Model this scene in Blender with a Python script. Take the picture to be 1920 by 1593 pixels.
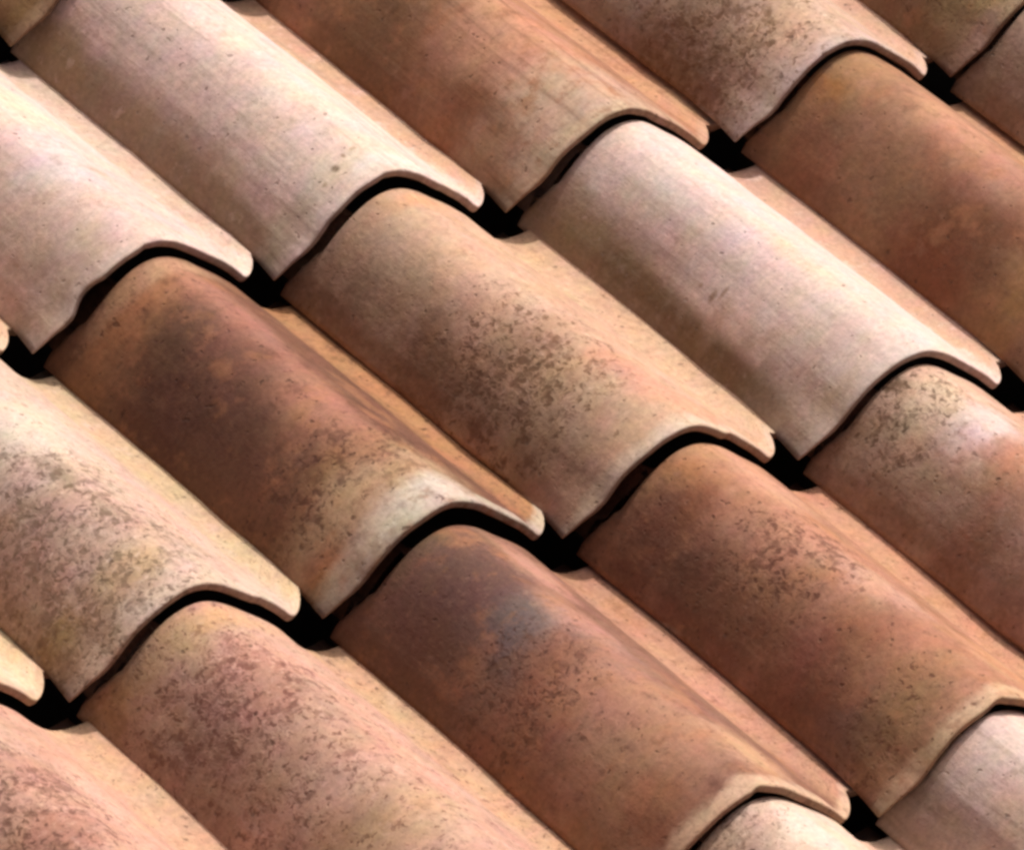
# Weathered terracotta roof close-up: interlocking S-shaped tiles on a pitched roof.
import bpy, math, random
import numpy as np
from mathutils import Matrix, Vector, noise

for o in list(bpy.data.objects):
    bpy.data.objects.remove(o)
scene = bpy.context.scene

# ------------------------------------------------------------------ camera
W = 0.22                                   # cover width of one tile, metres
PITCH = math.atan2(0.30461267, 0.95247631)  # roof pitch, 17.7 degrees
ROOF = Matrix.Translation((0, 0, 3.0)) @ Matrix.Rotation(PITCH, 4, 'X')
RCAM = ((0.757911, -0.621355, 0.198716), (-0.242861, -0.551465, -0.798063), (0.605466, 0.556601, -0.568864))                  # camera right, down, forward in roof axes
cam_data = bpy.data.cameras.new("camera")
cam = bpy.data.objects.new("camera", cam_data)
scene.collection.objects.link(cam)
rt, dn, fw = (Vector(v) for v in RCAM)
m = Matrix.Identity(4)
for i in range(3):
    m[i][0], m[i][1], m[i][2] = rt[i], -dn[i], -fw[i]
    m[i][3] = (-3.37933, -3.88862, 3.45030)[i]
cam.matrix_world = ROOF @ m
cam_data.sensor_fit = 'HORIZONTAL'
cam_data.sensor_width = 36.0
cam_data.lens = 36.0 * 16000 / 1920
cam_data.clip_start = 0.1
cam_data.clip_end = 500
scene.camera = cam

# ------------------------------------------------------------------ sky, sun, exposure
SUN_ROOF = Vector((0.455, 0.14, 0.88)).normalized()      # towards the sun, roof axes
sun_dir = (ROOF.to_3x3() @ SUN_ROOF).normalized()
elev = math.asin(sun_dir.z)
azim = math.atan2(sun_dir.x, sun_dir.y)
world = bpy.data.worlds.new("World")
scene.world = world
world.use_nodes = True
wt = world.node_tree
bg = wt.nodes["Background"]
sky = wt.nodes.new("ShaderNodeTexSky")
sky.sky_type = 'NISHITA'
sky.sun_disc = False
sky.sun_elevation = elev
sky.sun_rotation = azim
wt.links.new(sky.outputs[0], bg.inputs[0])
bg.inputs[1].default_value = 0.125
sky.air_density = 0.5
sky.dust_density = 10.0
sky.ozone_density = 0.0
sun_data = bpy.data.lights.new("sun", 'SUN')
sun_data.energy = 3.2
sun_data.angle = math.radians(0.53)
sun_data.color = (1.0, 0.935, 0.885)
sun = bpy.data.objects.new("sun", sun_data)
sun.rotation_euler = (-sun_dir).to_track_quat('-Z', 'Y').to_euler()
sun.location = (0, 0, 10)
scene.collection.objects.link(sun)
scene.view_settings.view_transform = 'Standard'
scene.view_settings.look = 'None'
scene.view_settings.exposure = -0.06
scene.view_settings.gamma = 1.0
scene.cycles.filter_width = 3.1
scene.cycles.max_bounces = 6
scene.cycles.diffuse_bounces = 4

# ------------------------------------------------------------------ materials
ALB = 0.80


def C(c, k=None):
    out = []
    for v in c:
        v = v / 255.0
        v = v / 12.92 if v <= 0.04045 else ((v + 0.055) / 1.055) ** 2.4
        out.append(v * (ALB if k is None else k))
    out[1] *= .965
    y = .3 * out[0] + .59 * out[1] + .11 * out[2]
    out = [x + (y - x) * .10 for x in out]      # weathering dulls the clay
    return (out[0], out[1], out[2], 1.0)


class NT:
    """Small helper that strings shader nodes together."""
    def __init__(self, tree):
        self.t = tree

    def new(self, kind, **ins):
        n = self.t.nodes.new(kind)
        return n

    def put(self, sock, v):
        if isinstance(v, bpy.types.NodeSocket):
            self.t.links.new(v, sock)
        else:
            sock.default_value = v

    def math(self, op, a, b=0.0, c=None, clamp=False):
        n = self.t.nodes.new("ShaderNodeMath")
        n.operation = op
        n.use_clamp = clamp
        self.put(n.inputs[0], a)
        self.put(n.inputs[1], b)
        if c is not None:
            self.put(n.inputs[2], c)
        return n.outputs[0]

    def vmath(self, op, a, b=(0, 0, 0)):
        n = self.t.nodes.new("ShaderNodeVectorMath")
        n.operation = op
        self.put(n.inputs[0], a)
        self.put(n.inputs[1], b)
        return n.outputs["Value"] if op in ('LENGTH', 'DOT_PRODUCT') else n.outputs[0]

    def noise(self, vec, scale, detail=3.0, rough=0.55, color=False):
        n = self.t.nodes.new("ShaderNodeTexNoise")
        self.put(n.inputs["Vector"], vec)
        n.inputs["Scale"].default_value = scale
        n.inputs["Detail"].default_value = detail
        n.inputs["Roughness"].default_value = rough
        return n.outputs["Color" if color else "Fac"]

    def ramp(self, v, lo, hi, a=0.0, b=1.0, smooth=True):
        n = self.t.nodes.new("ShaderNodeMapRange")
        n.interpolation_type = 'SMOOTHSTEP' if smooth else 'LINEAR'
        self.put(n.inputs[0], v)
        for i, x in enumerate((lo, hi, a, b)):
            self.put(n.inputs[i + 1], x)
        return n.outputs[0]

    def mix(self, f, a, b, mode='MIX'):
        n = self.t.nodes.new("ShaderNodeMix")
        n.data_type = 'RGBA'
        n.blend_type = mode
        self.put(n.inputs[0], f)
        self.put(n.inputs[6], a)
        self.put(n.inputs[7], b)
        return n.outputs[2]


def stain_group():
    """A blotch with a frayed outline: distance to a centre on the tile's own surface, warped by noise."""
    g = bpy.data.node_groups.new("stain", 'ShaderNodeTree')
    I = g.interface
    for nm, ty in (("Surface", 'NodeSocketVector'), ("Centre", 'NodeSocketVector'), ("Radius", 'NodeSocketVector'),
                   ("Fray", 'NodeSocketFloat'), ("Amount", 'NodeSocketFloat'), ("Warp", 'NodeSocketColor'), ("Grain", 'NodeSocketFloat')):
        I.new_socket(name=nm, in_out='INPUT', socket_type=ty)
    I.new_socket(name="Mask", in_out='OUTPUT', socket_type='NodeSocketFloat')
    h = NT(g)
    gi = g.nodes.new("NodeGroupInput")
    go = g.nodes.new("NodeGroupOutput")
    warp = h.vmath('SUBTRACT', gi.outputs["Warp"], (0.5, 0.5, 0.5))
    n = g.nodes.new("ShaderNodeVectorMath")
    n.operation = 'SCALE'
    g.links.new(warp, n.inputs[0])
    g.links.new(gi.outputs["Fray"], n.inputs[3])
    p = h.vmath('SUBTRACT', h.vmath('ADD', gi.outputs["Surface"], n.outputs[0]), gi.outputs["Centre"])
    p = h.vmath('MULTIPLY', h.vmath('DIVIDE', p, gi.outputs["Radius"]), (1, 1, 0))
    d = h.vmath('LENGTH', p)
    d = h.math('ADD', d, h.math('MULTIPLY', h.math('SUBTRACT', gi.outputs["Grain"], 0.5), h.math('MULTIPLY', gi.outputs["Fray"], 6.5)))
    mask = h.ramp(d, 1.25, 0.25)
    mask = h.math('MULTIPLY', mask, gi.outputs["Amount"])
    g.links.new(mask, go.inputs[0])
    return g


STAIN = stain_group()


def tile_material(seed, base, second, mottle=.5, streak=.2, stains=(), spk=(0.1, (110, 75, 50)), spkp=(), rim=(0.3, (214, 190, 165)),
                  pan=(220, 175, 130)):
    mat = bpy.data.materials.new("weathered terracotta")
    mat.use_nodes = True
    t = mat.node_tree
    h = NT(t)
    bsdf = t.nodes["Principled BSDF"]
    uvn = t.nodes.new("ShaderNodeUVMap")
    uvn.uv_map = "surface"
    uv = uvn.outputs[0]
    sep = t.nodes.new("ShaderNodeSeparateXYZ")
    t.links.new(uv, sep.inputs[0])
    u, v = sep.outputs[0], sep.outputs[1]
    off = (seed * 7.31 % 50, seed * 3.17 % 50, seed * 1.7 % 50)
    skn = t.nodes.new("ShaderNodeUVMap")
    skn.uv_map = "skin"
    P = h.vmath('ADD', skn.outputs[0], off)
    warp = h.noise(P, 5.0, 4, 0.6, color=True)
    big = h.noise(P, 2.6, 4, 0.6)
    mid = h.noise(P, 11.0, 5, 0.62)
    flash = h.noise(P, 13.0, 9, 0.72)
    fine = h.noise(P, 48.0, 4, 0.65)
    grain = h.noise(P, 150.0, 2, 0.6)
    Pl = h.vmath('MULTIPLY', P, (26, 1.4, 1))
    drag = h.noise(Pl, 1.0, 4, 0.6)
    # fired clay: two tones clouded together, drag lines from the mould, small mottling
    col = h.mix(h.math('MULTIPLY', h.ramp(big, .38, .68), mottle), C(base), C(second))
    col = h.mix(h.math('MULTIPLY', h.ramp(mid, .47, .72), mottle * .55), col, C(second))
    pale = tuple(min(255, x + 18) for x in base)
    col = h.mix(h.math('MULTIPLY', h.ramp(mid, .50, .30), .35), col, C(pale))
    for (su, sv, ru, rv, rot, c, amt, fray) in stains:
        n = t.nodes.new("ShaderNodeGroup")
        n.node_tree = STAIN
        t.links.new(uv, n.inputs[0])
        n.inputs[1].default_value = (su, sv, 0)
        n.inputs[2].default_value = (ru, rv, 1)
        n.inputs[3].default_value = fray * .35
        n.inputs[4].default_value = amt
        t.links.new(warp, n.inputs[5])
        t.links.new(flash, n.inputs[6])
        col = h.mix(n.outputs[0], col, C(c))
    # warmer, less weathered clay in the channel
    col = h.mix(h.math('MULTIPLY', h.ramp(h.math('ADD', u, h.math('MULTIPLY', h.math('SUBTRACT', flash, .5), .25)), .84, 1.0), .75), col, C(pan))
    # pale worn lower lip
    lip = h.ramp(h.math('ADD', v, h.math('MULTIPLY', h.math('SUBTRACT', mid, .5), .10)), .085, .035)
    col = h.mix(h.math('MULTIPLY', lip, rim[0]), col, C(rim[1]))
    # the cut end of the tile: bare clay, darkened to paint in its shade
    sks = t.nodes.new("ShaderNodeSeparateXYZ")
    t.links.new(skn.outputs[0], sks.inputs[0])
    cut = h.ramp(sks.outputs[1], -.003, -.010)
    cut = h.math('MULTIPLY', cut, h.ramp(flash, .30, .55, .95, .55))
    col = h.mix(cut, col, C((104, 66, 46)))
    # drag lines
    col = h.mix(h.math('MULTIPLY', h.ramp(drag, .52, .68), streak * .62), col, C(tuple(x * .80 for x in second)))
    # grainy kiln flashing
    col = h.mix(h.math('MULTIPLY', h.ramp(flash, .52, .66), .22 + mottle * .4), col, C(tuple(x * .86 for x in second)))
    col = h.mix(h.math('MULTIPLY', h.ramp(flash, .46, .34), .30), col, C(pale))
    if mottle > .55:      # orange flashes where the kiln burnt hotter
        wx = t.nodes.new("ShaderNodeSeparateXYZ")
        t.links.new(warp, wx.inputs[0])
        of = h.ramp(h.math('ADD', wx.outputs[2], h.math('MULTIPLY', h.math('SUBTRACT', flash, .5), .5)), .52, .68)
        col = h.mix(h.math('MULTIPLY', of, .35), col, C((196, 134, 88)))
    # lichen: squiggly specks, thick inside patches
    wv = h.vmath('ADD', P, h.vmath('MULTIPLY', h.noise(P, 30.0, 2, .5, color=True), (.035, .035, 0)))
    sp1 = h.noise(wv, 42.0, 2.5, 0.55)
    sp2 = h.noise(wv, 92.0, 2.0, 0.5)
    area = spk[0]
    for (su, sv, ru, rv, amt) in spkp:
        n = t.nodes.new("ShaderNodeGroup")
        n.node_tree = STAIN
        t.links.new(uv, n.inputs[0])
        n.inputs[1].default_value = (su, sv, 0)
        n.inputs[2].default_value = (ru * 1.75, rv * 1.75, 1)
        n.inputs[3].default_value = .2
        n.inputs[4].default_value = amt * .92
        t.links.new(warp, n.inputs[5])
        t.links.new(flash, n.inputs[6])
        area = h.math('MAXIMUM', area, n.outputs[0])
    clump = h.ramp(h.noise(P, 10.0, 4, .6), .32, .56, .40, 1.2)
    area = h.math('MULTIPLY', area, clump)
    sp0 = h.noise(wv, 24.0, 3.0, 0.6)
    thr = h.math('SUBTRACT', .74, h.math('MULTIPLY', area, .21))
    s1 = h.ramp(h.math('SUBTRACT', sp1, thr), -.03, .11)
    s2 = h.ramp(h.math('SUBTRACT', sp2, thr), -.03, .09)
    s0 = h.math('MULTIPLY', h.ramp(h.math('SUBTRACT', sp0, thr), -.04, .10), .75)
    s = h.math('MAXIMUM', s0, h.math('MAXIMUM', s1, h.math('MULTIPLY', s2, .5)))
    s = h.math('MULTIPLY', s, .74)
    col = h.mix(s, col, C(spk[1]))
    # pale flecks between the specks
    fl = h.math('MULTIPLY', h.ramp(sp1, .42, .30), h.math('MULTIPLY', area, .45))
    col = h.mix(fl, col, C(tuple(min(255, x * 1.0 + 20) for x in base)))
    # iron and lime vary a little through the clay: slow drift of hue
    hue = h.noise(P, 8.0, 5, .62, color=True)
    hs = t.nodes.new("ShaderNodeVectorMath")
    hs.operation = 'MULTIPLY_ADD'
    t.links.new(hue, hs.inputs[0])
    hs.inputs[1].default_value = (.34, .32, .40)
    hs.inputs[2].default_value = (.83, .84, .80)
    col = h.mix(1.0, col, hs.outputs[0], 'MULTIPLY')
    # patchy brown at the foot of the roll: grime, plus soft shade painted in
    foot_mask = h.ramp(h.math('ADD', u, h.math('MULTIPLY', h.math('SUBTRACT', flash, .5), .55)), .30, .06)
    foot_mask = h.math('MULTIPLY', foot_mask, h.ramp(big, .30, .62, .15, .62 if base[0] < 215 else .42))
    col = h.mix(foot_mask, col, C((118, 84, 58)))
    # scattered pits
    pit = h.ramp(h.noise(P, 36.0, 1.0, .5), .70, .78)
    col = h.mix(h.math('MULTIPLY', pit, .55), col, C(tuple(x * .62 for x in second)))
    # fine tonal grain
    g1 = h.ramp(fine, .30, .70, .83, 1.14, smooth=False)
    g2 = h.ramp(grain, .30, .70, .93, 1.06, smooth=False)
    gg = h.math('MULTIPLY', g1, g2)
    cmb = t.nodes.new("ShaderNodeCombineColor")
    for i in range(3):
        t.links.new(gg, cmb.inputs[i])
    col = h.mix(1.0, col, cmb.outputs[0], 'MULTIPLY')
    t.links.new(col, bsdf.inputs["Base Color"])
    bsdf.inputs["Roughness"].default_value = .88
    bsdf.inputs["Specular IOR Level"].default_value = .25
    # relief: pits under the specks, ridged drag lines, sandy skin
    hgt = h.math('ADD', h.math('MULTIPLY', fine, .30), h.math('MULTIPLY', grain, .12))
    hgt = h.math('ADD', hgt, h.math('MULTIPLY', mid, .9))
    hgt = h.math('ADD', hgt, h.math('MULTIPLY', drag, .2 + .5 * streak))
    hgt = h.math('SUBTRACT', hgt, h.math('MULTIPLY', s, .35))
    hgt = h.math('SUBTRACT', hgt, h.math('MULTIPLY', pit, .5))
    b = t.nodes.new("ShaderNodeBump")
    b.inputs["Strength"].default_value = .60
    b.inputs["Distance"].default_value = .0022
    t.links.new(hgt, b.inputs["Height"])
    t.links.new(b.outputs[0], bsdf.inputs["Normal"])
    return mat


# ------------------------------------------------------------------ roof
def tag(o, label=None, cat=None, group=None, kind=None):
    for k, val in (("label", label), ("category", cat), ("group", group), ("kind", kind)):
        if val:
            o[k] = val


roof = bpy.data.objects.new("tiled_roof", None)
scene.collection.objects.link(roof)
roof.matrix_world = ROOF
tag(roof, "sunlit pitched roof of weathered terracotta tiles in wavy overlapping courses", "roof", kind="thing")

# outline of one tile across the slope, in tile widths: left lip, roll, channel, hidden flange
CU = [.075, .088, .106, .131, .20, .28, .35, .42, .52, .614, .719, .80, .876, .94, 1.0, 1.06, 1.12, 1.20]
CZ = [.004, .040, .085, .130, .236, .322, .362, .370, .336, .277, .208, .146, .070, .022, .002, .0, .008, .03]
L = 1.5            # exposed length of a tile, in tile widths
LT = 1.72          # whole length
RISE = .068        # height of a tile's lower end above the tile it covers
THICK = .029


def pchip(x, y, xi):
    x = np.array(x)
    y = np.array(y)
    h = np.diff(x)
    d = np.diff(y) / h
    m = np.zeros_like(y)
    m[0], m[-1] = d[0], d[-1]
    for i in range(1, len(x) - 1):
        m[i] = (d[i - 1] * h[i] + d[i] * h[i - 1]) / (h[i] + h[i - 1])
    k = np.clip(np.searchsorted(x, xi) - 1, 0, len(x) - 2)
    t = (xi - x[k]) / h[k]
    return ((2 * t**3 - 3 * t * t + 1) * y[k] + (t**3 - 2 * t * t + t) * h[k] * m[k]
            + (3 * t * t - 2 * t**3) * y[k + 1] + (t**3 - t * t) * h[k] * m[k + 1])


# stations across the tile, evenly spaced along the outline
_f = np.linspace(.075, 1.17, 600)
_z = pchip(CU, CZ, _f)
_k = np.exp(-(np.arange(-40, 41) / 15.0) ** 2)
_sm = np.convolve(np.pad(_z, 40, mode='reflect', reflect_type='odd'), _k / _k.sum(), mode='valid')
_z = np.where(_f > .16, _sm, np.where(_f < .11, _z, _z + (_sm - _z) * (_f - .11) / .05))   # no kinks in the roll
_s = np.concatenate([[0], np.cumsum(np.hypot(np.diff(_f), np.diff(_z)))])
NU = 70
US = np.interp(np.linspace(0, _s[-1], NU), _s, _f)
ZS = np.interp(US, _f, _z)
_du = np.gradient(US)
_dz = np.gradient(ZS)
NX = -_dz / np.hypot(_du, _dz)
NZ = _du / np.hypot(_du, _dz)
_n = np.clip((US - .82) / .12, 0, 1)
NOTCH = np.clip((US - .83) / .20, 0, 1) ** 1.5 * .19                     # clipped corner at the lower end of the channel
PANLIFT = _n * _n * (3 - 2 * _n) * np.clip((1.07 - US) / .09, 0, 1) * .04 + np.clip((.17 - US) / .09, 0, 1) * .020   # the channel gets shallower toward its lower end
BLUNT = np.clip((.135 - US) / .06, 0, 1) ** 2 * .030       # rounded lower left corner
LIPF = np.clip((.15 - US) / .08, 0, 1) * .055
LEFT = np.exp(-((US - .18) / .12) ** 2) * .046          # roll flares on its left flank toward the lower end
HW = np.clip((US - .075) / .04, .75, 1)
EDGE = np.clip((US - .075) / .06, 0, 1) * .70 + .30          # the left edge is feathered where it meets the next channel
START = np.clip((.17 - US) / .08, 0, 1) * .050
ARC = np.linspace(0, _s[-1], NU)

# rings along the tile: (distance from lower end, depth below the outer face)
RINGS = [(x, 0.0) for x in (LT, LT - .08, 1.60, L + .16, L + .125, L + .10, L + .085, L + .07, L + .055, L + .035, L + .018, L, L - .02)] + [(x, 0.0) for x in np.linspace(L - .07, .10, 18)] + [(.055, 0.0), (.028, .0), (.014, .0), (.005, .0008), (.0012, .003), (.0, .007),
        (.0, .014), (.0, .023), (.003, THICK), (.03, THICK)] + [(x, THICK) for x in (.15, .4, .7, 1.0, 1.3, L - .04, L + .01, L + .04, 1.60, LT)]
HEAD = .20         # the covered head of a tile steps down by this much


def tile_mesh(seed, jit):
    rnd = random.Random(seed)
    verts, uvs, skin, faces = [], [], [], []
    ox, oy = rnd.uniform(0, 40), rnd.uniform(0, 40)
    for (v, dep) in RINGS:
        lift = RISE * (1 - v / L)
        fl = max(0.0, 1 - v / .9)
        for i in range(NU):
            u = US[i]
            wob = noise.noise(Vector((u * 1.6 + ox, v * 1.1 + oy, 3.0))) * .011 + noise.noise(Vector((u * 7 + ox, v * 5 + oy, 1.0))) * .0034
            edge = noise.noise(Vector((u * 3.0 + ox, oy, 9.0))) * .008 + noise.noise(Vector((u * 14.0 + ox, oy, 5.0))) * .0045 - max(0.0, noise.noise(Vector((u * 9.0 + oy, ox, 2.0))) - .28) * -.05
            edge *= 1.0 if u < .75 else max(.15, 1 - (u - .75) / .12)
            e = edge * max(0.0, 1 - v / .2)
            hid = .0 if u < 1.1 else 1.0
            step = min(1.0, max(0.0, (v - L - .004 - START[i]) / .05))
            k = wob * (1 - hid) - dep * EDGE[i] - HEAD * HW[i] * step * step * (3 - 2 * step)
            x = u + NX[i] * k - LEFT[i] * fl - LIPF[i] * max(0.0, 1 - v / .4) ** 1.5
            z = ZS[i] + NZ[i] * k + lift + PANLIFT[i] * max(0.0, 1 - v / .5)
            y = v + e + BLUNT[i] * max(0.0, 1 - v / .25) + NOTCH[i] * max(0.0, 1 - v / .6)
            verts.append((x * W, y * W, z * W))
            uvs.append((u, v))
            skin.append((ARC[i], v - dep))
    n = len(RINGS)
    for r in range(n - 1):
        for i in range(NU - 1):
            a = r * NU + i
            faces.append((a, a + NU, a + NU + 1, a + 1))
    # long edges and upper end
    half = n
    for i in (0, NU - 1):
        loop = [r * NU + i for r in range(n)]
        lo, hi = 0, n - 1
        while hi - lo > 1:
            a, b = loop[lo], loop[hi]
            # step the side that is farther up the tile
            if hi - lo == 2:
                f = (a, loop[lo + 1], b)
                lo += 1
            elif verts[loop[lo + 1]][1] >= verts[loop[hi - 1]][1]:
                f = (a, loop[lo + 1], b)
                lo += 1
            else:
                f = (a, loop[hi - 1], b)
                hi -= 1
            faces.append(f if i == NU - 1 else tuple(reversed(f)))
    for i in range(NU - 1):
        faces.append((i, i + 1, (n - 1) * NU + i + 1, (n - 1) * NU + i))
    me = bpy.data.meshes.new("tile")
    me.from_pydata(verts, [], faces)
    uvl = me.uv_layers.new(name="surface")
    idx = np.empty(len(me.loops), dtype=np.int32)
    me.loops.foreach_get("vertex_index", idx)
    uvl.data.foreach_set("uv", np.array(uvs, dtype=np.float32)[idx].ravel())
    sk = me.uv_layers.new(name="skin")
    sk.data.foreach_set("uv", np.array(skin, dtype=np.float32)[idx].ravel())
    me.polygons.foreach_set("use_smooth", [True] * len(me.polygons))
    me.update()
    return me


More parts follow.
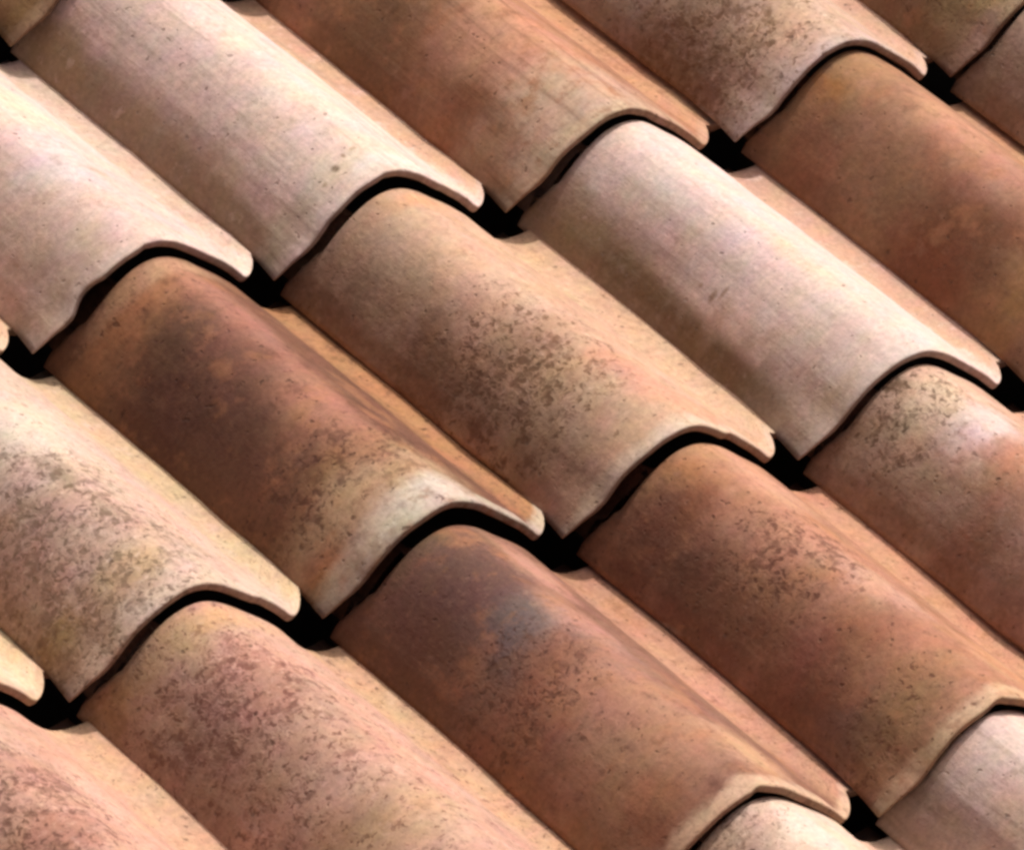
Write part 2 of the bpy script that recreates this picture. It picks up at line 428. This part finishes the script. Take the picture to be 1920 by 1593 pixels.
TILES = {
    (1, 0): dict(
        label='olive-tan tile, only its lower end in view in the top left corner',
        base=(178, 148, 105), second=(120, 95, 60), mottle=0.7, streak=0.2, spk=(0.5, (105, 80, 50)), pan=(203, 155, 106),
        stains=[
            (0.09, 0.07, 0.12, 0.12, 0, (95, 53, 35), 0.8, 0.3),
            (0.1, 0.03, 0.15, 0.2, 0, (170, 142, 80), 0.7, 0.4),
        ],
        spkp=[]),
    (2, 0): dict(
        base=(190, 130, 90), second=(130, 84, 50), mottle=0.5, streak=0.2, spk=(0.1, (100, 70, 50)), pan=(203, 155, 111),
        stains=[
        ],
        spkp=[]),
    (0, 1): dict(
        label='pale pinkish cream tile with a clean smooth face at the left edge',
        base=(230, 202, 186), second=(200, 168, 148), mottle=0.35, streak=0.25, spk=(0.0, (120, 95, 75)), pan=(213, 185, 156), rim=(0.3, (225, 212, 195)),
        stains=[
            (0.54, 0.93, 0.22, 0.2, 0, (238, 218, 186), 0.7, 0.4),
            (0.41, 0.53, 0.2, 0.25, 0, (218, 205, 200), 0.6, 0.4),
            (0.2, 0.08, 0.14, 0.3, 0, (190, 170, 145), 0.5, 0.4),
            (0.67, 0.2, 0.3, 0.08, 0, (205, 195, 188), 0.7, 0.3),
            (0.23, 0.41, 0.12, 0.5, 0, (205, 175, 150), 0.5, 0.4),
        ],
        spkp=[]),
    (1, 1): dict(
        label='pale pink tile with long grey-brown streaks down its left flank',
        base=(234, 207, 190), second=(204, 176, 152), mottle=0.22, streak=0.6, spk=(0.0, (130, 105, 80)), pan=(204, 155, 111), rim=(0.3, (224, 210, 195)),
        stains=[
            (0.09, 1.2, 0.07, 0.5, 0, (165, 141, 112), 0.6, 0.15),
            (0.13, 1.14, 0.03, 0.7, 0, (160, 133, 108), 0.78, 0.018),
            (0.1, 0.8, 0.038, 0.8, 0, (158, 133, 108), 0.78, 0.018),
            (0.09, 0.65, 0.045, 0.5, 0, (150, 128, 98), 0.78, 0.024),
            (0.1, 0.45, 0.033, 0.45, 0, (118, 99, 72), 0.95, 0.018),
            (0.09, 0.33, 0.04, 0.25, 0, (130, 111, 84), 0.6, 0.1),
            (0.11, 0.58, 0.075, 0.6, 0, (175, 148, 122), 0.65, 0.036),
            (0.16, 0.82, 0.022, 0.7, 0, (185, 158, 142), 0.65, 0.015),
            (0.09, 1.39, 0.1, 0.2, 0, (165, 138, 95), 0.7, 0.4),
            (0.41, 0.13, 0.2, 0.14, 0, (222, 208, 175), 0.7, 0.5),
            (0.46, 0.07, 0.18, 0.06, 0, (225, 220, 205), 0.8, 0.3),
            (0.13, 0.11, 0.12, 0.1, 0, (185, 172, 140), 0.6, 0.4),
            (0.29, 0.13, 0.012, 0.018, 0, (120, 100, 70), 0.9, 0.1),
            (0.33, 0.16, 0.008, 0.012, 0, (150, 124, 90), 0.8, 0.1),
            (0.37, 0.17, 0.02, 0.01, 0, (175, 150, 110), 0.6, 0.1),
            (0.25, 0.11, 0.01, 0.01, 0, (175, 150, 110), 0.6, 0.1),
            (0.41, 0.53, 0.1, 0.15, 0, (228, 215, 190), 0.6, 0.4),
        ],
        spkp=[]),
    (2, 1): dict(
        label='orange-brown tile with a burnt patch high on its face and a pale tan lower end',
        base=(180, 130, 98), second=(146, 97, 64), mottle=0.6, streak=0.75, spk=(0.15, (120, 75, 45)), pan=(213, 160, 116), rim=(0.35, (212, 186, 155)),
        stains=[
            (0.16, 0.71, 0.22, 0.35, 0, (118, 70, 36), 0.85, 0.6),
            (0.16, 1.0, 0.2, 0.25, 0, (120, 93, 55), 0.7, 0.5),
            (0.3, 0.48, 0.3, 0.4, 0.2, (208, 155, 120), 0.8, 0.5),
            (0.44, 0.48, 0.2, 0.3, 0, (200, 140, 105), 0.6, 0.4),
            (0.12, 0.44, 0.15, 0.2, 0, (160, 97, 60), 0.6, 0.5),
            (0.16, 0.11, 0.5, 0.3, 0, (210, 180, 150), 0.9, 0.4),
            (0.1, 0.17, 0.4, 0.2, 0, (200, 170, 138), 0.7, 0.4),
            (0.11, 0.03, 0.3, 0.12, 0, (198, 176, 150), 0.6, 0.3),
            (0.09, 0.19, 0.12, 0.2, 0, (180, 140, 105), 0.6, 0.4),
            (0.17, 0.45, 0.04, 0.3, 0, (130, 78, 40), 0.5, 0.4),
            (0.3, -0.03, 0.12, 0.12, 0, (214, 190, 150), 0.6, 0.3),
        ],
        spkp=[]),
    (3, 1): dict(
        label='dusty tan tile with a cluster of brown lichen specks across its middle',
        base=(203, 172, 146), second=(178, 142, 115), mottle=0.45, streak=0.2, spk=(0.35, (110, 75, 42)), pan=(208, 165, 131), rim=(0.4, (212, 190, 175)),
        stains=[
            (0.1, 0.77, 0.12, 0.5, 0, (172, 152, 135), 0.6, 0.4),
            (0.12, 0.43, 0.28, 0.25, 0, (150, 111, 72), 0.55, 0.6),
            (0.09, 0.54, 0.1, 0.15, 0, (140, 109, 70), 0.6, 0.5),
            (0.13, 0.06, 0.2, 0.12, 0, (208, 190, 178), 0.7, 0.4),
            (0.09, 0.27, 0.12, 0.1, 0, (130, 99, 90), 0.6, 0.5),
            (0.09, 0.1, 0.1, 0.12, 0, (205, 185, 172), 0.6, 0.3),
            (0.27, 0.21, 0.2, 0.2, 0, (222, 185, 150), 0.5, 0.4),
            (0.38, -0.01, 0.3, 0.06, 0, (205, 190, 185), 0.6, 0.3),
        ],
        spkp=[(0.13, 0.36, 0.3, 0.3, 1.0), (0.09, 0.45, 0.15, 0.2, 0.7)]),
    (4, 1): dict(
        label='olive-brown speckled tile at the top right corner with a faint pink lower edge',
        base=(178, 148, 115), second=(140, 109, 75), mottle=0.6, streak=0.1, spk=(0.6, (95, 65, 40)), pan=(208, 165, 131), rim=(0.3, (205, 170, 150)),
        stains=[
            (0.09, 0.35, 0.15, 0.2, 0, (120, 84, 50), 0.6, 0.5),
            (0.18, 0.13, 0.2, 0.2, 0, (165, 153, 95), 0.5, 0.5),
            (0.11, 0.04, 0.1, 0.1, 0, (195, 150, 140), 0.7, 0.3),
            (0.09, 0.14, 0.1, 0.12, 0, (150, 119, 85), 0.5, 0.4),
        ],
        spkp=[]),
    (-1, 2): dict(
        label='cream tile at the left edge, clean above and peppered with grey-brown lichen below',
        base=(214, 186, 162), second=(190, 154, 128), mottle=0.35, streak=0.1, spk=(0.3, (112, 88, 66)), pan=(214, 185, 136), rim=(0.4, (220, 200, 170)),
        stains=[
            (0.44, 0.92, 0.25, 0.3, 0, (226, 208, 184), 0.7, 0.4),
            (0.29, 0.42, 0.3, 0.35, 0, (196, 158, 132), 0.5, 0.6),
            (0.18, 0.56, 0.15, 0.25, 0, (175, 135, 120), 0.6, 0.5),
            (0.31, 0.18, 0.12, 0.1, 0, (205, 170, 110), 0.5, 0.5),
            (0.68, 0.41, 0.15, 0.25, 0, (222, 180, 160), 0.6, 0.4),
            (0.16, 0.15, 0.18, 0.12, 0, (178, 145, 112), 0.5, 0.5),
            (0.38, 0.66, 0.05, 0.12, 0, (130, 121, 90), 0.6, 0.6),
            (0.09, 0.22, 0.1, 0.08, 0, (170, 142, 60), 0.6, 0.3),
        ],
        spkp=[(0.27, 0.42, 0.35, 0.4, 1.0), (0.2, 0.14, 0.25, 0.2, 0.9), (0.34, 0.63, 0.06, 0.1, 0.8)]),
    (0, 2): dict(
        label='dark reddish-brown tile with a pale creamy lower end',
        base=(126, 84, 60), second=(100, 62, 42), mottle=0.6, streak=0.2, spk=(0.3, (80, 45, 32)), pan=(206, 150, 96), rim=(0.6, (215, 205, 182)),
        stains=[
            (0.16, 1.01, 0.28, 0.42, 0.1, (80, 47, 38), 0.85, 0.6),
            (0.18, 1.29, 0.2, 0.2, 0, (120, 86, 58), 0.6, 0.5),
            (0.28, 1.38, 0.3, 0.12, 0, (178, 122, 74), 0.8, 0.5),
            (0.41, 1.45, 0.3, 0.06, 0, (205, 165, 125), 0.6, 0.3),
            (0.46, 1.14, 0.12, 0.4, 0, (190, 130, 110), 0.6, 0.4),
            (0.38, 0.61, 0.12, 0.5, 0.0, (192, 132, 106), 0.7, 0.4),
            (0.31, 0.94, 0.15, 0.25, 0, (122, 82, 62), 0.7, 0.4),
            (0.28, 0.21, 0.4, 0.2, 0, (196, 160, 118), 0.85, 0.5),
            (0.31, 0.35, 0.2, 0.1, 0, (160, 113, 70), 0.6, 0.6),
            (0.16, 0.19, 0.2, 0.16, 0, (200, 165, 125), 0.8, 0.4),
            (0.12, 0.16, 0.06, 0.08, 0, (185, 115, 55), 0.8, 0.4),
            (0.39, 0.09, 0.2, 0.1, 0, (214, 204, 182), 0.9, 0.3),
            (0.2, 0.08, 0.15, 0.06, 0, (212, 196, 166), 0.8, 0.3),
            (0.09, 0.24, 0.1, 0.12, 0, (180, 140, 115), 0.5, 0.4),
            (0.19, 1.32, 0.02, 0.016, 0, (85, 55, 38), 0.7, 0.15),
        ],
        spkp=[(0.29, 0.38, 0.3, 0.15, 0.9)]),
    (1, 2): dict(
        label='sandy tan tile with an orange line at its top and dark freckles in the middle',
        base=(210, 172, 140), second=(185, 140, 105), mottle=0.45, streak=0.2, spk=(0.25, (110, 72, 42)), pan=(216, 180, 141), rim=(0.5, (218, 196, 168)),
        stains=[
            (0.4, 1.43, 0.3, 0.05, 0, (222, 165, 115), 0.8, 0.4),
            (0.28, 1.33, 0.2, 0.25, 0, (196, 165, 130), 0.6, 0.4),
            (0.19, 1.4, 0.15, 0.2, 0, (190, 155, 128), 0.5, 0.4),
            (0.16, 0.93, 0.12, 0.15, 0, (140, 94, 55), 0.7, 0.6),
            (0.11, 0.8, 0.12, 0.12, 0, (165, 117, 78), 0.5, 0.6),
            (0.26, 0.66, 0.2, 0.2, 0, (165, 120, 82), 0.5, 0.6),
            (0.19, 0.35, 0.3, 0.25, 0, (190, 160, 120), 0.6, 0.5),
            (0.11, 0.17, 0.2, 0.12, 0, (200, 155, 130), 0.6, 0.4),
            (0.45, 0.34, 0.12, 0.25, 0, (208, 150, 120), 0.7, 0.4),
            (0.56, 0.14, 0.15, 0.18, 0, (226, 160, 125), 0.7, 0.4),
            (0.41, 0.92, 0.2, 0.3, 0, (218, 178, 148), 0.5, 0.4),
            (0.38, 0.0, 0.3, 0.06, 0, (222, 200, 180), 0.7, 0.3),
            (0.15, 1.23, 0.08, 0.25, 0, (165, 128, 95), 0.5, 0.5),
            (0.09, 1.3, 0.05, 0.3, 0, (150, 103, 60), 0.6, 0.5),
        ],
        spkp=[(0.25, 0.57, 0.24, 0.26, 1.0), (0.14, 0.56, 0.2, 0.2, 0.5)]),
    (2, 2): dict(
        label='whitish pink tile with a brown dirt stripe along its left base',
        base=(234, 207, 192), second=(210, 182, 160), mottle=0.25, streak=0.35, spk=(0.0, (130, 105, 80)), pan=(204, 155, 116), rim=(0.3, (214, 198, 180)),
        stains=[
            (0.12, 1.24, 0.075, 0.45, 0, (150, 126, 96), 0.91, 0.036),
            (0.11, 0.98, 0.045, 0.6, 0, (140, 117, 86), 0.91, 0.024),
            (0.09, 0.7, 0.053, 0.5, 0, (138, 115, 86), 0.91, 0.024),
            (0.09, 0.46, 0.045, 0.35, 0, (128, 109, 80), 0.91, 0.024),
            (0.12, 1.14, 0.022, 0.6, 0, (125, 103, 74), 0.78, 0.015),
            (0.11, 0.82, 0.018, 0.7, 0, (125, 103, 74), 0.78, 0.015),
            (0.18, 1.15, 0.022, 0.5, 0, (190, 165, 148), 0.65, 0.015),
            (0.12, 1.39, 0.08, 0.25, 0, (170, 145, 112), 0.7, 0.4),
            (0.18, 0.72, 0.02, 0.015, 0.3, (150, 119, 85), 0.8, 0.1),
            (0.2, 0.69, 0.02, 0.01, 0.3, (160, 128, 95), 0.8, 0.1),
            (0.18, 0.79, 0.008, 0.01, 0, (165, 133, 100), 0.6, 0.1),
            (0.16, 0.65, 0.08, 0.06, 0, (212, 180, 155), 0.6, 0.4),
            (0.11, 0.22, 0.3, 0.2, 0, (204, 186, 164), 0.7, 0.5),
            (0.13, 0.03, 0.14, 0.1, 0, (190, 175, 145), 0.6, 0.4),
            (0.36, 1.16, 0.15, 0.15, 0, (226, 214, 196), 0.6, 0.4),
            (0.38, 0.83, 0.15, 0.3, 0, (232, 206, 196), 0.6, 0.4),
            (0.31, -0.03, 0.3, 0.08, 0, (224, 214, 198), 0.6, 0.3),
            (0.09, 0.34, 0.07, 0.12, 0, (110, 112, 90), 0.5, 0.4),
            (0.41, 0.6, 0.05, 0.4, 0, (228, 206, 170), 0.6, 0.4),
        ],
        spkp=[]),
    (3, 2): dict(
        label='smooth nut-brown tile with an olive smudge under the overlap, at the right edge',
        base=(172, 126, 94), second=(140, 96, 64), mottle=0.6, streak=0.1, spk=(0.05, (110, 70, 42)), pan=(212, 160, 121), rim=(0.3, (210, 180, 140)),
        stains=[
            (0.31, 1.39, 0.3, 0.15, 0, (172, 132, 85), 0.7, 0.4),
            (0.24, 1.42, 0.1, 0.1, 0, (182, 115, 45), 0.8, 0.4),
            (0.17, 1.43, 0.1, 0.15, 0, (150, 124, 95), 0.6, 0.4),
            (0.23, 0.59, 0.25, 0.35, 0.1, (118, 72, 38), 0.85, 0.6),
            (0.26, 0.93, 0.14, 0.2, 0, (150, 101, 72), 0.6, 0.5),
            (0.14, 1.3, 0.1, 0.2, 0, (150, 91, 58), 0.6, 0.5),
            (0.14, 0.97, 0.16, 0.2, 0, (165, 131, 90), 0.5, 0.5),
            (0.09, 0.64, 0.12, 0.25, 0, (130, 71, 38), 0.8, 0.5),
            (0.47, 1.0, 0.15, 0.25, 0, (205, 152, 115), 0.6, 0.4),
            (0.09, 0.31, 0.2, 0.12, 0, (190, 145, 85), 0.6, 0.5),
            (0.09, 0.22, 0.15, 0.1, 0, (200, 150, 75), 0.5, 0.5),
            (0.4, 0.68, 0.15, 0.3, 0, (196, 140, 115), 0.6, 0.4),
        ],
        spkp=[]),
    (4, 2): dict(
        label='weathered grey-tan tile cut off by the right edge, below the olive-brown speckled tile',
        base=(205, 175, 148), second=(180, 148, 122), mottle=0.5, streak=0.2, spk=(0.3, (110, 80, 58)), pan=(212, 175, 141),
        stains=[
            (0.16, 1.42, 0.15, 0.2, 0, (160, 133, 105), 0.6, 0.5),
            (0.11, 1.3, 0.1, 0.2, 0, (175, 140, 115), 0.6, 0.4),
        ],
        spkp=[]),
    (-2, 2): dict(
        label='pale cream tile at the left edge, only its right shoulder in view',
        base=(232, 208, 170), second=(215, 180, 140), mottle=0.3, streak=0.1, spk=(0.1, (125, 100, 75)), pan=(218, 188, 146), rim=(0.5, (205, 160, 130)),
        stains=[
            (1.03, 0.23, 0.1, 0.1, 0, (190, 160, 70), 0.6, 0.4),
        ],
        spkp=[]),
    (-2, 3): dict(
        label='pink-tan tile freckled with dark red lichen in the lower left corner',
        base=(214, 168, 142), second=(190, 140, 112), mottle=0.45, streak=0.1, spk=(0.4, (105, 66, 52)), pan=(218, 178, 136),
        stains=[
            (0.47, 1.06, 0.2, 0.2, 0, (185, 140, 118), 0.6, 0.5),
            (0.36, 0.76, 0.2, 0.15, 0, (170, 114, 92), 0.7, 0.6),
            (0.71, 0.97, 0.12, 0.3, 0, (228, 180, 155), 0.6, 0.4),
            (0.53, 1.24, 0.15, 0.12, 0, (205, 170, 150), 0.6, 0.4),
            (1.0, 1.46, 0.1, 0.15, 0, (226, 180, 135), 0.6, 0.4),
        ],
        spkp=[(0.34, 0.95, 0.3, 0.3, 1.0), (0.34, 0.76, 0.25, 0.15, 0.9)]),
    (-1, 3): dict(
        label='pinkish tan tile covered all over with dark reddish lichen specks, at the bottom',
        base=(208, 166, 140), second=(180, 138, 110), mottle=0.45, streak=0.1, spk=(0.52, (112, 66, 52)), pan=(214, 170, 126),
        stains=[
            (0.44, 1.43, 0.3, 0.08, 0, (220, 170, 115), 0.8, 0.5),
            (0.26, 1.45, 0.15, 0.2, 0, (185, 158, 118), 0.6, 0.5),
            (0.31, 1.13, 0.25, 0.22, 0, (176, 122, 102), 0.65, 0.6),
            (0.56, 1.15, 0.12, 0.25, 0, (218, 168, 142), 0.6, 0.4),
            (0.58, 0.65, 0.12, 0.4, 0, (226, 172, 145), 0.7, 0.4),
            (0.14, 1.09, 0.14, 0.2, 0, (160, 131, 112), 0.5, 0.5),
            (0.35, 0.8, 0.3, 0.25, 0, (190, 148, 118), 0.5, 0.5),
            (0.31, 0.37, 0.3, 0.15, 0, (205, 170, 125), 0.6, 0.5),
            (0.23, 0.46, 0.15, 0.15, 0, (165, 128, 80), 0.5, 0.5),
            (0.11, 1.46, 0.08, 0.12, 0, (190, 140, 70), 0.6, 0.4),
        ],
        spkp=[(0.3, 1.12, 0.3, 0.25, 1.0), (0.3, 0.73, 0.35, 0.25, 0.75), (0.22, 1.25, 0.2, 0.25, 0.6)]),
    (0, 3): dict(
        label='dark purplish-brown tile with a blue-grey bloom near its top',
        base=(150, 107, 84), second=(118, 74, 54), mottle=0.6, streak=0.2, spk=(0.35, (85, 48, 36)), pan=(214, 160, 126), rim=(0.85, (220, 186, 148)),
        stains=[
            (0.36, 1.39, 0.35, 0.1, 0, (165, 123, 85), 0.8, 0.5),
            (0.32, 1.47, 0.15, 0.06, 0, (140, 120, 70), 0.6, 0.4),
            (0.29, 1.27, 0.36, 0.32, 0, (104, 72, 64), 0.9, 0.5),
            (0.33, 1.0, 0.24, 0.16, 0.3, (112, 98, 96), 0.8, 0.5),
            (0.41, 0.83, 0.18, 0.2, 0, (156, 128, 118), 0.6, 0.6),
            (0.61, 1.28, 0.12, 0.2, 0, (205, 150, 126), 0.8, 0.4),
            (0.49, 0.95, 0.1, 0.25, 0, (208, 148, 120), 0.5, 0.4),
            (0.12, 1.18, 0.15, 0.25, 0, (105, 66, 50), 0.7, 0.6),
            (0.3, 0.82, 0.16, 0.14, 0, (125, 82, 62), 0.6, 0.5),
            (0.18, 0.75, 0.3, 0.2, 0, (172, 110, 74), 0.7, 0.6),
            (0.32, 0.57, 0.25, 0.25, 0, (190, 138, 112), 0.6, 0.5),
            (0.26, 0.36, 0.3, 0.3, 0, (188, 140, 104), 0.7, 0.5),
            (0.17, 0.32, 0.2, 0.15, 0, (175, 135, 95), 0.6, 0.5),
            (0.21, 0.18, 0.1, 0.15, 0, (150, 88, 52), 0.6, 0.5),
            (0.56, 0.21, 0.15, 0.2, 0, (218, 172, 128), 0.7, 0.4),
            (0.95, 0.81, 0.12, 0.3, 0, (212, 156, 124), 0.6, 0.4),
            (0.13, 0.91, 0.1, 0.2, 0, (140, 104, 80), 0.4, 0.5),
        ],
        spkp=[(0.18, 0.84, 0.25, 0.2, 0.9)]),
    (1, 3): dict(
        label='warm orange-brown tile with a dark maroon burn and a patch of fine freckles',
        base=(184, 132, 100), second=(152, 103, 72), mottle=0.6, streak=0.2, spk=(0.3, (95, 52, 36)), pan=(216, 162, 124), rim=(0.85, (214, 182, 140)),
        stains=[
            (0.38, 1.45, 0.3, 0.08, 0, (190, 142, 96), 0.8, 0.4),
            (0.28, 1.43, 0.12, 0.12, 0, (180, 120, 65), 0.7, 0.5),
            (0.21, 1.45, 0.1, 0.15, 0, (160, 133, 105), 0.5, 0.4),
            (0.21, 1.32, 0.16, 0.14, 0, (132, 73, 42), 0.75, 0.6),
            (0.13, 1.12, 0.12, 0.18, 0, (100, 59, 46), 0.7, 0.5),
            (0.14, 1.37, 0.12, 0.14, 0, (130, 79, 62), 0.7, 0.5),
            (0.1, 0.92, 0.12, 0.15, 0, (88, 68, 58), 0.6, 0.5),
            (0.2, 0.91, 0.15, 0.25, 0, (150, 95, 54), 0.6, 0.6),
            (0.59, 1.3, 0.15, 0.25, 0, (216, 162, 130), 0.7, 0.4),
            (0.41, 0.95, 0.25, 0.2, 0, (198, 142, 112), 0.6, 0.5),
            (0.47, 0.65, 0.15, 0.2, 0, (215, 170, 146), 0.6, 0.5),
            (1.08, 1.15, 0.1, 0.3, 0, (224, 160, 125), 0.7, 0.4),
            (0.18, 0.48, 0.3, 0.2, 0, (156, 99, 64), 0.7, 0.6),
            (0.17, 0.61, 0.1, 0.15, 0, (165, 94, 72), 0.6, 0.5),
            (0.29, 0.28, 0.2, 0.2, 0, (190, 130, 95), 0.5, 0.5),
            (0.16, 0.22, 0.25, 0.15, 0, (150, 122, 72), 0.7, 0.5),
            (0.09, 0.32, 0.12, 0.15, 0, (165, 128, 110), 0.6, 0.5),
            (0.64, 0.27, 0.14, 0.25, 0, (212, 158, 112), 0.6, 0.4),
        ],
        spkp=[(0.39, 0.92, 0.2, 0.2, 1.0), (0.15, 0.22, 0.2, 0.12, 0.7)]),
    (2, 3): dict(
        label='pale tile with lichen spots on top and brown blotches below, at the right edge',
        base=(212, 176, 150), second=(180, 130, 98), mottle=0.5, streak=0.15, spk=(0.3, (98, 70, 46)), pan=(218, 172, 136),
        stains=[
            (0.37, 1.34, 0.3, 0.15, 0, (220, 192, 162), 0.8, 0.4),
            (0.41, 1.16, 0.2, 0.12, 0, (226, 206, 196), 0.8, 0.4),
            (0.21, 1.44, 0.1, 0.15, 0, (180, 150, 120), 0.6, 0.4),
            (0.24, 0.85, 0.3, 0.2, 0, (158, 107, 74), 0.75, 0.6),
            (0.36, 0.96, 0.1, 0.12, 0, (196, 130, 95), 0.6, 0.5),
            (0.16, 1.1, 0.1, 0.3, 0, (160, 125, 95), 0.6, 0.4),
            (0.17, 1.17, 0.05, 0.3, 0, (215, 185, 155), 0.6, 0.3),
            (0.11, 0.66, 0.25, 0.15, 0, (150, 101, 72), 0.7, 0.6),
            (0.16, 0.68, 0.15, 0.12, 0, (205, 168, 145), 0.6, 0.4),
            (0.32, 1.46, 0.04, 0.05, 0, (100, 74, 45), 0.8, 0.5),
        ],
        spkp=[(0.31, 1.37, 0.16, 0.12, 1.0), (0.25, 1.37, 0.12, 0.15, 0.8)]),
    (0, 4): dict(
        label='cream tile with a few grey specks, emerging under the lip at the bottom edge',
        base=(228, 200, 174), second=(205, 170, 145), mottle=0.35, streak=0.1, spk=(0.25, (125, 95, 75)), pan=(216, 180, 146),
        stains=[
            (0.31, 1.41, 0.12, 0.1, 0, (190, 150, 125), 0.5, 0.4),
            (0.48, 1.31, 0.12, 0.15, 0, (234, 215, 195), 0.7, 0.4),
        ],
        spkp=[(0.28, 1.43, 0.15, 0.12, 0.8)]),
    (1, 4): dict(
        label='pinkish white tile with faint drag lines in the lower right corner',
        base=(226, 194, 170), second=(198, 168, 146), mottle=0.3, streak=0.6, spk=(0.0, (130, 105, 80)), pan=(203, 170, 146),
        stains=[
            (0.29, 1.36, 0.3, 0.2, 0, (228, 208, 198), 0.6, 0.4),
            (0.13, 1.42, 0.05, 0.25, 0, (165, 137, 114), 0.6, 0.1),
            (0.15, 1.5, 0.022, 0.4, 0, (160, 133, 110), 0.78, 0.015),
            (0.17, 1.36, 0.018, 0.5, 0, (180, 150, 135), 0.78, 0.015),
        ],
        spkp=[]),
}
# tiles that lie just outside the picture: plain tones shared between them
SPARE = [
    dict(base=(205, 165, 138), second=(175, 125, 92), mottle=.55, spk=(.3, (110, 75, 50))),
    dict(base=(222, 198, 178), second=(200, 168, 145), mottle=.35, streak=.4, spk=(.05, (120, 95, 75))),
    dict(base=(165, 112, 84), second=(125, 74, 52), mottle=.6, spk=(.2, (90, 55, 40))),
    dict(base=(216, 186, 155), second=(185, 140, 108), mottle=.45, spk=(.4, (112, 84, 62))),
]
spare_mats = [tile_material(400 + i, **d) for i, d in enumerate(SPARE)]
SHIFT = {(1, 0): (-0.015, -0.04), (2, 0): (-0.03, -0.037), (0, 1): (0.005, 0.01), (1, 1): (-0.005, 0.012), (2, 1): (-0.015, 0.0), (3, 1): (0.01, 0.0), (4, 1): (0.03, 0.015), (-1, 2): (0.02, 0.01), (0, 2): (0.01, 0.0), (1, 2): (-0.015, -0.005), (2, 2): (0.005, 0.0), (3, 2): (0.02, 0.02), (-2, 2): (0.02, 0.01), (0, 3): (0.0, -0.015), (1, 3): (0.01, -0.02), (-1, 3): (0, 0), (-2, 3): (0.0, 0), (2, 3): (0, 0), (0, 4): (0, 0), (1, 4): (0, 0)}


def add_tile(col, row):
    seed = (col + 9) * 31 + row * 7
    rnd = random.Random(seed)
    d = TILES.get((col, row))
    me = tile_mesh(seed, 0)
    if d:
        d = dict(d)
        label = d.pop("label", None)
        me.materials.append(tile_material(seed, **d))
    else:
        label = None
        me.materials.append(spare_mats[(col * 2 + row * 3 + (col * row) % 3) % 4])
    o = bpy.data.objects.new("tile", me)
    scene.collection.objects.link(o)
    o.parent = roof
    dx, dy = SHIFT.get((col, row), (rnd.uniform(-.01, .01), rnd.uniform(-.015, .015)))
    o.location = ((col + dx) * W, (-row * L + dy) * W, rnd.uniform(-.007, .007) * W)
    o.rotation_euler = (rnd.uniform(-.003, .003), rnd.uniform(-.012, .012), rnd.uniform(-.007, .007))
    if label:
        o["label"] = label


for row in range(-1, 6):
    lo = -1 - row if row >= 0 else 0
    for col in range(-4, 7):
        # keep to a band of two tiles round the picture
        if -3 <= col + (row - 2) * .75 - .6 + 0.0 <= 4.4:
            add_tile(col, row)

# timber deck with dark underlay below the tiles
me = bpy.data.meshes.new("roof_deck")
x0, x1, y0, y1, z0, z1 = -6 * W, 9 * W, -9.5 * W, 4 * W, -.50 * W, -.42 * W
vs = [(x0, y0, z0), (x1, y0, z0), (x1, y1, z0), (x0, y1, z0), (x0, y0, z1), (x1, y0, z1), (x1, y1, z1), (x0, y1, z1)]
me.from_pydata(vs, [], [(3, 2, 1, 0), (4, 5, 6, 7), (0, 1, 5, 4), (1, 2, 6, 5), (2, 3, 7, 6), (3, 0, 4, 7)])
um = bpy.data.materials.new("bitumen underlay")
um.use_nodes = True
uh = NT(um.node_tree)
tc = um.node_tree.nodes.new("ShaderNodeTexCoord")
un = uh.noise(tc.outputs["Object"], 40.0, 4, .6)
um.node_tree.links.new(uh.mix(un, (.018, .016, .014, 1), (.05, .042, .036, 1)), um.node_tree.nodes["Principled BSDF"].inputs["Base Color"])
um.node_tree.nodes["Principled BSDF"].inputs["Roughness"].default_value = .95
me.materials.append(um)
deck = bpy.data.objects.new("underlay", me)
scene.collection.objects.link(deck)
deck.parent = roof
